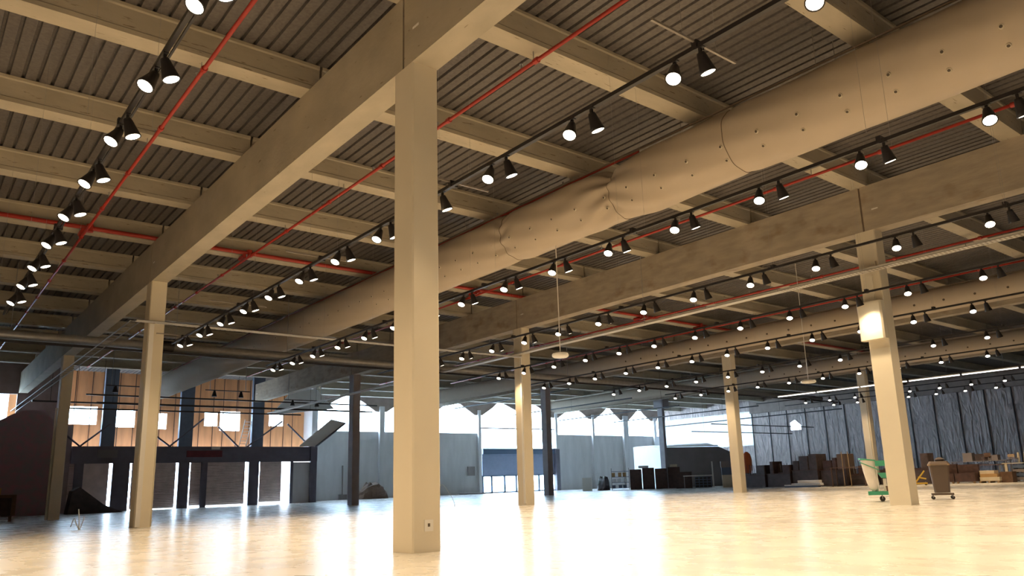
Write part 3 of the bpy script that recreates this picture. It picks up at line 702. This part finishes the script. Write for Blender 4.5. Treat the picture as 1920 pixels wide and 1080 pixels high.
part('mop_bundle', MB().box(-.12, -.02, -.1, 0, .28, .74).box(.0, .07, .02, .1, .28, .7), BAG, cart)
for n_, (x, y, c_) in enumerate(((.05, -.08, RED), (.33, .06, METALB))):
    part('bucket', MB().lathe([(.09, 0), (.115, .2), (.12, .2), (.12, .22), (.10, .215)], 14, (x, y, .275)), (TIMBERD, RED)[n_], cart)
part('mop_handle', MB().tube([(.2, .1, .3), (.05, .14, 1.7)], .014, 6), GREEN, cart)
part('spray_bottle', MB().lathe([(.04, 0), (.04, .13), (.015, .17), (.015, .21), (.03, .22)], 10, (.12, -.1, 1.19)), WHITE, cart)
part('tissue_rolls', MB().lathe([(.06, 0), (.06, .14)], 12, (.34, .04, 1.19)), WHITE, cart)

# ------------------------------------------------------------------ wheeled bin
b_ = thing('wheeled_bin', 'brown lidded waste bin on a wheeled dolly, right of the boxed column', 'bin', (27.2, 11.64, 0), math.radians(-64))
def tap(x0, y0, x1_, y1, z0, z1, bv=.05):
    r0 = [(-x0+bv, -y0), (x0-bv, -y0), (x0, -y0+bv), (x0, y0-bv), (x0-bv, y0), (-x0+bv, y0), (-x0, y0-bv), (-x0, -y0+bv)]
    r1 = [(-x1_+bv, -y1), (x1_-bv, -y1), (x1_, -y1+bv), (x1_, y1-bv), (x1_-bv, y1), (-x1_+bv, y1), (-x1_, y1-bv), (-x1_, -y1+bv)]
    return MB().poly([(x, y, z0) for x, y in r0]+[(x, y, z1) for x, y in r1], [tuple(reversed(range(8))), tuple(range(8, 16))]+[(i, (i+1) % 8, (i+1) % 8+8, i+8) for i in range(8)])
part('body', tap(.23, .22, .30, .28, .22, 1.12), BIN, b_)
part('rim', tap(.325, .30, .325, .30, 1.10, 1.15), TIMBER, b_)
part('lid', tap(.32, .29, .27, .24, 1.15, 1.24), BIN, b_)
part('handle', MB().tube([(-.25, -.33, 1.12), (.25, -.33, 1.12)], .018, 6), BIN, b_)
part('dolly', MB().box(-.33, .33, -.26, .26, .14, .20), BIN, b_)
for x in (-.29, .29):
    for y in (-.21, .21): wheel(b_, x, y, .055)
bc = part('contents', MB().lathe([(.12, 0), (.16, .06), (.05, .13)], 9, (.05, 0, 1.24)), TARP, b_)

# ------------------------------------------------------------------ floor cables
def cable(pts, r, lab, mt=WHITE):
    P_ = [Vector(p) for p in pts]; P_ = [P_[0]*2-P_[1]]+P_+[P_[-1]*2-P_[-2]]; out = []
    for i in range(1, len(P_)-2):
        for q in range(6):
            u = q/6; a, b, c_, d_ = P_[i-1:i+3]
            out.append(.5*((2*b)+(c_-a)*u+(2*a-5*b+4*c_-d_)*u*u+(-a+3*b-3*c_+d_)*u**3))
    out.append(P_[-2])
    return tag(MB().tube(out, r, 6).build('cable', mt, None, True), lab, 'cable')
cable([(5.04, 29.86, 0), (5.02, 29.86, .3), (4.98, 29.87, .66)], .018, 'taller pale cable end sticking out of the floor between the left columns', BOXW)
cable([(5.04, 29.86, 0), (4.94, 29.89, .22), (4.88, 29.9, .38), (4.80, 29.92, .1)], .016, 'bent pale cable loop at the foot of the taller stub', BOXW)
cable([(5.06, 29.86, 0), (5.13, 29.85, .25), (5.16, 29.84, .42), (5.14, 29.84, .3)], .016, 'short curled cable end right of the taller stub', BOXW)
cable([(20.4, 32.3, 0), (20.75, 32.3, 1.05), (21.1, 32.1, .62), (21.25, 31.97, .25), (21.3, 31.95, 0)], .013, 'thin arched white cable right of the nearest column', WHITE)
# floor joints (dark lines)
struct('trim_20', MB().box(-6, 78, 33.9, 33.93, 0, .003).box(14.8, 14.83, -6, 60, 0, .003).box(31.3, 31.33, -6, 60, 0, .003), mat('floor_joint', (.42, .40, .36), .6))

# ------------------------------------------------------------------ clutter along the right / back
def table(x, y, rz, L, W, hgt, lab, mt=TIMBER, legm=GALV, group=None):
    t = thing('table', lab, 'table', (x, y, 0), rz, group)
    part('tabletop', MB().box(-L/2, L/2, -W/2, W/2, hgt-.05, hgt), mt, t)
    for a in (-1, 1):
        for b in (-1, 1): part('leg', MB().box(a*(L/2-.08)-.03, a*(L/2-.08)+.03, b*(W/2-.08)-.03, b*(W/2-.08)+.03, 0, hgt-.05), legm, t)
    return t
def crate(x, y, z, rz, a, b, h, lab, mt=CARD, name='box', cat='box', band=None):
    t = thing(name, lab, cat, (x, y, z), rz)
    part('body', MB().box(-a/2, a/2, -b/2, b/2, 0, h), mt, t)
    part('lid_flap', MB().box(-a/2-.01, a/2+.01, -b/2-.01, b/2+.01, h-.06, h+.005), band or mt, t)
    return t
def pallet(x, y, z, rz, lab, mt=TIMBER, group=None):
    t = thing('pallet', lab, 'pallet', (x, y, z), rz, group)
    part('deck_boards', (lambda m_: [m_.box(-.6, .6, -.4+k_*.155, -.4+k_*.155+.11, .11, .135) for k_ in range(6)] and m_)(MB()), mt, t)
    part('blocks', (lambda m_: [m_.box(a-.06, a+.06, -.4, .4, 0, .11) for a in (-.53, 0, .53)] and m_)(MB()), mt, t)
    return t
def stack_chairs(x, y, rz, n, lab, mt=TIMBERD, group=None, z0=1.15):
    for k_ in range(n):
        t = thing('stacked_chair', lab % ORD[k_+1], 'chair', (x, y, z0+k_*.16), rz, group)
        part('seat', MB().box(-.22, .22, -.22, .22, .33, .36), mt, t)
        part('backrest', MB().box(-.22, .22, .19, .22, .42, .60), mt, t)
        for a in (-.2, .2):
            for b in (-.2, .2): part('leg', MB().tube([(a, b, 0), (a, b, .33 if b < 0 else .6)], .015, 5), GALV, t)
# box room (pale blue front, grey side, white roof edge)
t = thing('site_cabin', 'large box cabin, pale blue end and dark grey side, behind the steel column', 'cabin')
part('pale_end', MB().poly([(64.3, 56.0, 0), (68.2, 64.0, 0), (68.2, 64.0, 4.7), (64.3, 56.0, 4.25), (64.6, 56.2, 0), (68.5, 64.0, 0), (68.5, 64.0, 4.7), (64.6, 56.2, 4.25)], [(3, 2, 1, 0), (4, 5, 6, 7), (3, 7, 6, 2), (0, 1, 5, 4), (1, 2, 6, 5), (0, 4, 7, 3)]), BOXW, t)
part('grey_side', MB().poly([(64.3, 56.0, 0), (70.8, 51.2, 0), (70.8, 51.2, 3.2), (69.2, 52.35, 4.15), (64.3, 56.0, 4.25), (64.5, 56.3, 0), (71, 51.5, 0), (71, 51.5, 3.2), (69.4, 52.6, 4.15), (64.5, 56.3, 4.25)], [(0, 1, 2, 3, 4), (9, 8, 7, 6, 5), (0, 5, 6, 1), (1, 6, 7, 2), (2, 7, 8, 3), (3, 8, 9, 4), (4, 9, 5, 0)]), BOXD, t)
part('roof', MB().poly([(64.3, 56, 4.27), (69.2, 52.4, 4.2), (72, 56, 4.75), (71, 64, 4.9), (68.2, 64, 4.73)], [(0, 1, 2, 3, 4)]).poly([(64.3, 56, 4.27), (69.2, 52.4, 4.2), (69.2, 52.4, 4.32), (64.3, 56, 4.38)], [(0, 1, 2, 3)]), WHITE, t)
# row left of the steel column (base ~ y 50-60)
rz0 = math.radians(-46)
crate(55.3, 58.6, 0, rz0, .95, 1.0, 1.3, 'white machine-like box at the left end of the piled goods', WHITE, 'white_box', 'box', WHITE)
heap('covered_stack', 'low dark covered stack beside the white box', 56.5, 57.45, .5, .6, 1.35, TARP, 3, .8)
t = thing('shelving_rack', 'metal rack of bluish oddments left of the dark wardrobes', 'rack', (57.6, 56.1, 0), rz0)
for k_ in range(4): part('shelf', MB().box(-.9, .9, -.4, .4, .15+k_*.55, .19+k_*.55), METALB, t)
for a in (-.88, .88):
    for b in (-.38, .38): part('post', MB().box(a-.03, a+.03, b-.03, b+.03, 0, 2.15), GALV, t)
rnd = random.Random(5)
for k_ in range(9):
    zz = .19+(k_ % 3)*.55; xx = -.7+.28*(k_//3)*2+.1*(k_ % 2)
    a_ = crate(57.6+xx*math.cos(rz0), 56.1+xx*math.sin(rz0), zz, rz0, .34, .5, .28+.06*(k_ % 3), 'small box on the %s shelf of the metal rack, %s across' % (('bottom', 'second', 'third')[k_ % 3], ('left', 'middle', 'right')[k_//3]), (METALB, BOXW, CARD)[k_ % 3])
for k_ in range(4):
    x = 57.75+k_*.86; y = 54.1-k_*.92
    t = thing('wardrobe', 'dark reddish wardrobe before the box cabin, %s from the left' % ORD[k_+1], 'wardrobe', (x, y, 0), rz0, 'dark wardrobes')
    hh = 1.95+.1*(k_ % 2)
    part('carcass', MB().box(-.58, .58, -.35, .35, 0, hh), TARP2, t)
    part('door', MB().box(-.56, -.01, -.37, -.35, .06, hh-.05), TARP2, t); part('door', MB().box(.01, .56, -.37, -.35, .06, hh-.05), TARP2, t)
crate(58.3, 53.5, 2.06, rz0, 1.0, .5, .22, 'pale flat box lying on the first dark wardrobe', BOXW)
crate(60.3, 51.3, 2.06, rz0, .7, .4, .25, 'pinkish crate lying on the last dark wardrobe', CREAMC)
# between steel column and right-of-centre column
rz1 = math.radians(-51)
crate(57.9, 48.1, 0, rz1, 1.5, .7, 1.5, 'dark sideboard with open shelf right of the steel column', TARP2, 'sideboard', 'sideboard')
t = thing('white_worktable', 'white-topped worktable with tall end panel before the cabin', 'table', (57.3, 45.9, 0), rz1)
part('tabletop', MB().box(-1.35, 1.35, -.4, .4, 1.08, 1.16), WHITE, t); part('end_panel', MB().box(1.25, 1.37, -.45, -.3, .1, 2.35), WHITE, t)
part('leg', MB().box(-1.3, -1.25, -.35, -.3, 0, 1.08), GALV, t); part('leg', MB().box(-1.3, -1.25, .3, .35, 0, 1.08), GALV, t)
t = thing('drawer_grid', 'blue-grey cabinet of pigeonholes under the white worktable', 'cabinet', (57.55, 45.55, 0), rz1)
part('body', MB().box(-.75, .75, -.25, .3, .05, 1.03), METALB, t)
for a in range(4):
    for b in range(4): part('drawer', MB().box(-.70+a*.36, -.42+a*.36, -.28, -.25, .10+b*.235, .26+b*.235), RUBBER, t)
t = thing('clothed_crate_stack', 'tall bluish crate stack right of the worktable', 'stack', (58.6, 43.6, 0), rz1)
part('lower_box', MB().box(-.5, .5, -.4, .4, 0, 1.1), CREAMC, t); part('upper_box', MB().box(-.5, .5, -.4, .4, 1.1, 1.75), METALB, t); part('top_box', MB().box(-.55, .5, -.4, .4, 1.75, 2.3), BOXD, t)
crate(59.0, 42.5, 0, rz1, .9, .7, 2.2, 'dark bin cabinet with white label left of the third-row column', TARP, 'bin_cabinet', 'cabinet')
tag(MB().box(-.16, .16, -.012, 0, 0, .3).build('paper_label', WHITE, None, False, (58.72, 42.1, 1.55)), 'white paper square on the dark bin cabinet', 'label').rotation_euler[2] = rz1
# orange object behind the third-row column
o = MB().lathe([(.25, 0), (.38, .3), (.40, 1.1), (.3, 1.6), (.1, 1.8)], 16, (0, 0, 1.15)).build('orange_bin', ORNG, None, True, (56.3, 39.75, 0)); tag(o, 'tall orange rounded container behind the third-row column', 'container')
tag(MB().box(-.7, .7, -.5, .5, 0, 1.15).build('plinth_box', TARP, None, False, (56.3, 39.75, 0)), 'dark box beneath the orange container', 'box')
# long dark stacks of piled furniture
def pile(lab, x, y, L, W, h, seed):
    rnd = random.Random(seed); t = thing('furniture_stack', lab, 'stack', (x, y, 0), math.radians(90)+rnd.uniform(-.04, .04), 'dark furniture stacks along the right')
    h0 = h*rnd.uniform(.42, .52)
    part('lower_cabinet', MB().box(-L/2, L/2, -W/2, W/2, .04, h0), TARP, t)
    part('table_board', MB().box(-L/2-.05, L/2+.05, -W/2-.06, W/2+.05, h0, h0+.06), TARP2, t)
    zz = h0+.06; xx = -L/2
    while xx < L/2-.25:
        w_ = min(rnd.uniform(.35, .9), L/2-xx); hh = (h-zz)*rnd.uniform(.55, 1.0)
        k_ = rnd.random()
        if k_ < .6:
            part('bundle', MB().box(xx+.02, xx+w_-.02, -W/2+rnd.uniform(0, .2), W/2-.1, zz, zz+hh, .05), (TARP, TARP2, BIN)[rnd.randrange(3)], t)
        else:
            c_ = part('upturned_chair', MB().box(xx+.05, xx+w_-.05, -.25, .2, zz, zz+.08), TARP2, t)
            for a in (xx+.08, xx+w_-.08):
                for b in (-.2, .15): part('leg', MB().tube([(a, b, zz+.08), (a+rnd.uniform(-.05, .05), b, zz+hh)], .018, 5), (TARP2, GALV)[rnd.randrange(2)], c_)
        xx += w_
for n_, (x, y, L, W, h) in enumerate(((53.2, 36.6, 2.1, 1.5, 1.95), (53.3, 34.4, 2.0, 1.5, 2.05), (53.4, 32.2, 2.1, 1.5, 2.45), (53.5, 30.0, 2.0, 1.4, 2.3), (53.7, 28.0, 1.8, 1.2, 1.7), (54.2, 26.0, 1.9, 1.2, 2.15))):
    pile('dark stack of piled furniture behind the third-row column, %s from the left' % ORD[n_+1], x, y, L, W, h, n_+11)
pile('dark furniture stack behind the yellow trolley', 53.6, 24.0, 1.3, 1.0, 2.2, 31)
t = table(52.2, 28.4, math.radians(90), 2.6, .8, 1.32, 'brown table stacked high, left of the green cart', TIMBERD, TIMBERD)
for k_ in range(2): tag(MB().tube([(51.85+.1*k_, 28.7-.45*k_, 0), (51.85, 28.7-.45*k_, 2.4)], .035, 6).build('timber_post', TIMBER), 'thin upright timber post leaning at the brown table, %s one' % ('left', 'right')[k_], 'post')
t = thing('plank_stack', 'white planks lying on the floor before the dark stacks', 'planks', (51.6, 31.9, 0), math.radians(90))
part('lower_plank', MB().box(-1.6, 1.4, -.25, .1, .12, .2), WHITE, t); part('upper_plank', MB().box(-1.5, .2, -.2, .2, .3, .5), WHITE, t); part('bearer', MB().box(-1.4, 1.3, -.15, .2, 0, .12), METALB, t); part('middle_plank', MB().box(-1.55, .8, -.3, .1, .21, .29), BOXW, t)
# right of boxed column
rz2 = math.radians(-70)
t = thing('yellow_trolley', 'small yellow trolley left of the brown bin', 'trolley', (50.6, 22.9, 0), rz2)
part('frame', MB().tube([(-.35, 0, .1), (.3, 0, .9)], .05, 6).tube([(-.35, 0, .12), (.4, 0, .12)], .06, 6).tube([(-.1, 0, .5), (.35, 0, .4)], .05, 6), YEL, t); wheel(t, -.3, 0, .09); wheel(t, .3, 0, .09)
for n_, (x, y, h) in enumerate(((54.0, 22.7, 1.25), (54.0, 21.4, 1.2))):
    t = thing('sofa', 'dark brown sofa against the sheeted wall, %s one' % ('left', 'right')[n_], 'sofa', (x, y, 0), math.radians(-90), 'dark sofas')
    part('seat', MB().box(-.62, .62, -.4, .4, .12, .65), TARP2, t); part('backrest', MB().box(-.62, .62, .25, .5, .4, h), TARP2, t)
    part('foot', MB().box(-.55, -.45, -.35, -.25, 0, .12), TIMBER, t); part('foot', MB().box(.45, .55, -.35, -.25, 0, .12), TIMBER, t)
table(57.5, 21.8, math.radians(-90), 3.6, .9, 1.42, 'long grey worktable behind the dark sofas', BOXD, BOXD)
for k_ in range(3): crate(57.5, 20.9+k_*.8, 1.42, math.radians(-90), .6, .5, .35+.1*k_, 'dark box on the long grey worktable, %s from the right' % ORD[k_+1], (BOXD, TARP, BOXD)[k_])
pallet(54.3, 20.1, 0, math.radians(-90), 'pallet under the cartons near the right edge')
crate(54.3, 20.05, .135, math.radians(-90), 1.15, .8, .22, 'lower cream carton on the right pallet', CREAMC)
crate(54.3, 20.1, .36, math.radians(-90), 1.0, .75, .2, 'flat orange-brown carton in the middle of the carton stack', CARD)
crate(54.35, 20.2, .57, math.radians(-90), .85, .7, .2, 'top cream carton on the carton stack', CREAMC)
crate(54.6, 19.2, 0, math.radians(-90), .7, .7, .66, 'brown carton right of the stacked cartons', TIMBERD)
table(56.2, 21.1, math.radians(-90), 2.2, .7, 1.15, 'timber shelf table with chair frames behind the cartons', TIMBERD)
stack_chairs(56.2, 20.9, math.radians(-90), 2, 'red-brown chair piled behind the cartons, %s from bottom', TIMBERD, 'piled red-brown chairs')
stack_chairs(55.9, 19.2, math.radians(80), 1, 'slatted brown chair piled near the right edge, %s from bottom', TIMBER, 'piled slatted chairs')
t = thing('white_worktable', 'white-topped table with slanting pale leg at the right edge', 'table', (55.9, 18.9, 0), math.radians(-90))
part('tabletop', MB().box(-.9, 1.6, -.4, .4, 1.15, 1.2), CREAMC, t); part('leg', MB().box(-.75, -.6, -.38, -.3, 0, 1.15), CREAMC, t); part('leg', MB().box(1.45, 1.6, -.38, -.3, 0, 1.15), CREAMC, t)
t = thing('crate_tower', 'stack of grey slatted plastic crates at the right edge', 'crates', (55.4, 18.6, 0), math.radians(-90))
for k_ in range(4): part('crate', MB().box(-.45, .5, -.35, .35, .12+k_*.25, .30+k_*.25).box(-.45, -.38, -.36, .35, .05+k_*.25, .33+k_*.25).box(.1, .16, -.36, .35, .05+k_*.25, .33+k_*.25), METALB if k_ % 2 else BOXD, t)
for k_ in range(3): tag(MB().tube([(56.2, 19.0-.35*k_, 1.2), (56.1, 18.95-.4*k_, 1.85)], .07, 8).build('rolled_sheet', CREAMC), 'pale upright roll standing on the right-edge table, %s from left' % ORD[k_+1], 'roll', 'pale rolls on the table')
# far left: pallets and crate
rz3 = math.radians(-5)
for k_ in range(2): pallet(4.35, 47.3, k_*.14, rz3, 'dark timber pallet at the left edge, %s of the two' % ('lower', 'upper')[k_], TIMBERD, 'dark pallets at the left edge')
t = thing('timber_crate', 'open dark timber crate on the pallets at the left edge', 'crate', (4.35, 47.3, .28), rz3)
part('frame', MB().box(.55, .72, -.45, .45, 0, 1.0).box(-.75, .72, -.45, .45, .88, 1.02).box(-.75, -.62, -.45, .45, 0, 1.0), TIMBERD, t)
part('back_board', MB().box(-.7, .6, .3, .4, 0, .9), TARP, t)
crate(4.0, 47.3, 1.30, rz3, .8, .6, .33, 'cardboard box on top of the timber crate', CARD)
# litter at the foot of the back
tag(MB().box(47.5, 51.0, 69.3, 70.4, 0, .12).build('floor_mat', BOXD), 'dark flat mat on the floor before the blue loading door', 'mat')
tag(MB().box(34.2, 35.0, 71.5, 71.8, 0, .5).box(34.5, 34.6, 71.6, 71.7, .5, 3.3).build('pole_stand', BOXD), 'slim dark pole stand against the grey back wall', 'stand')
heap('rubble_sacks', 'brown sacks slumped behind the grey far column', 36.6, 69.3, 1.5, 1.0, 1.5, TIMBERD, 41, .6)
print('lamps', NL)
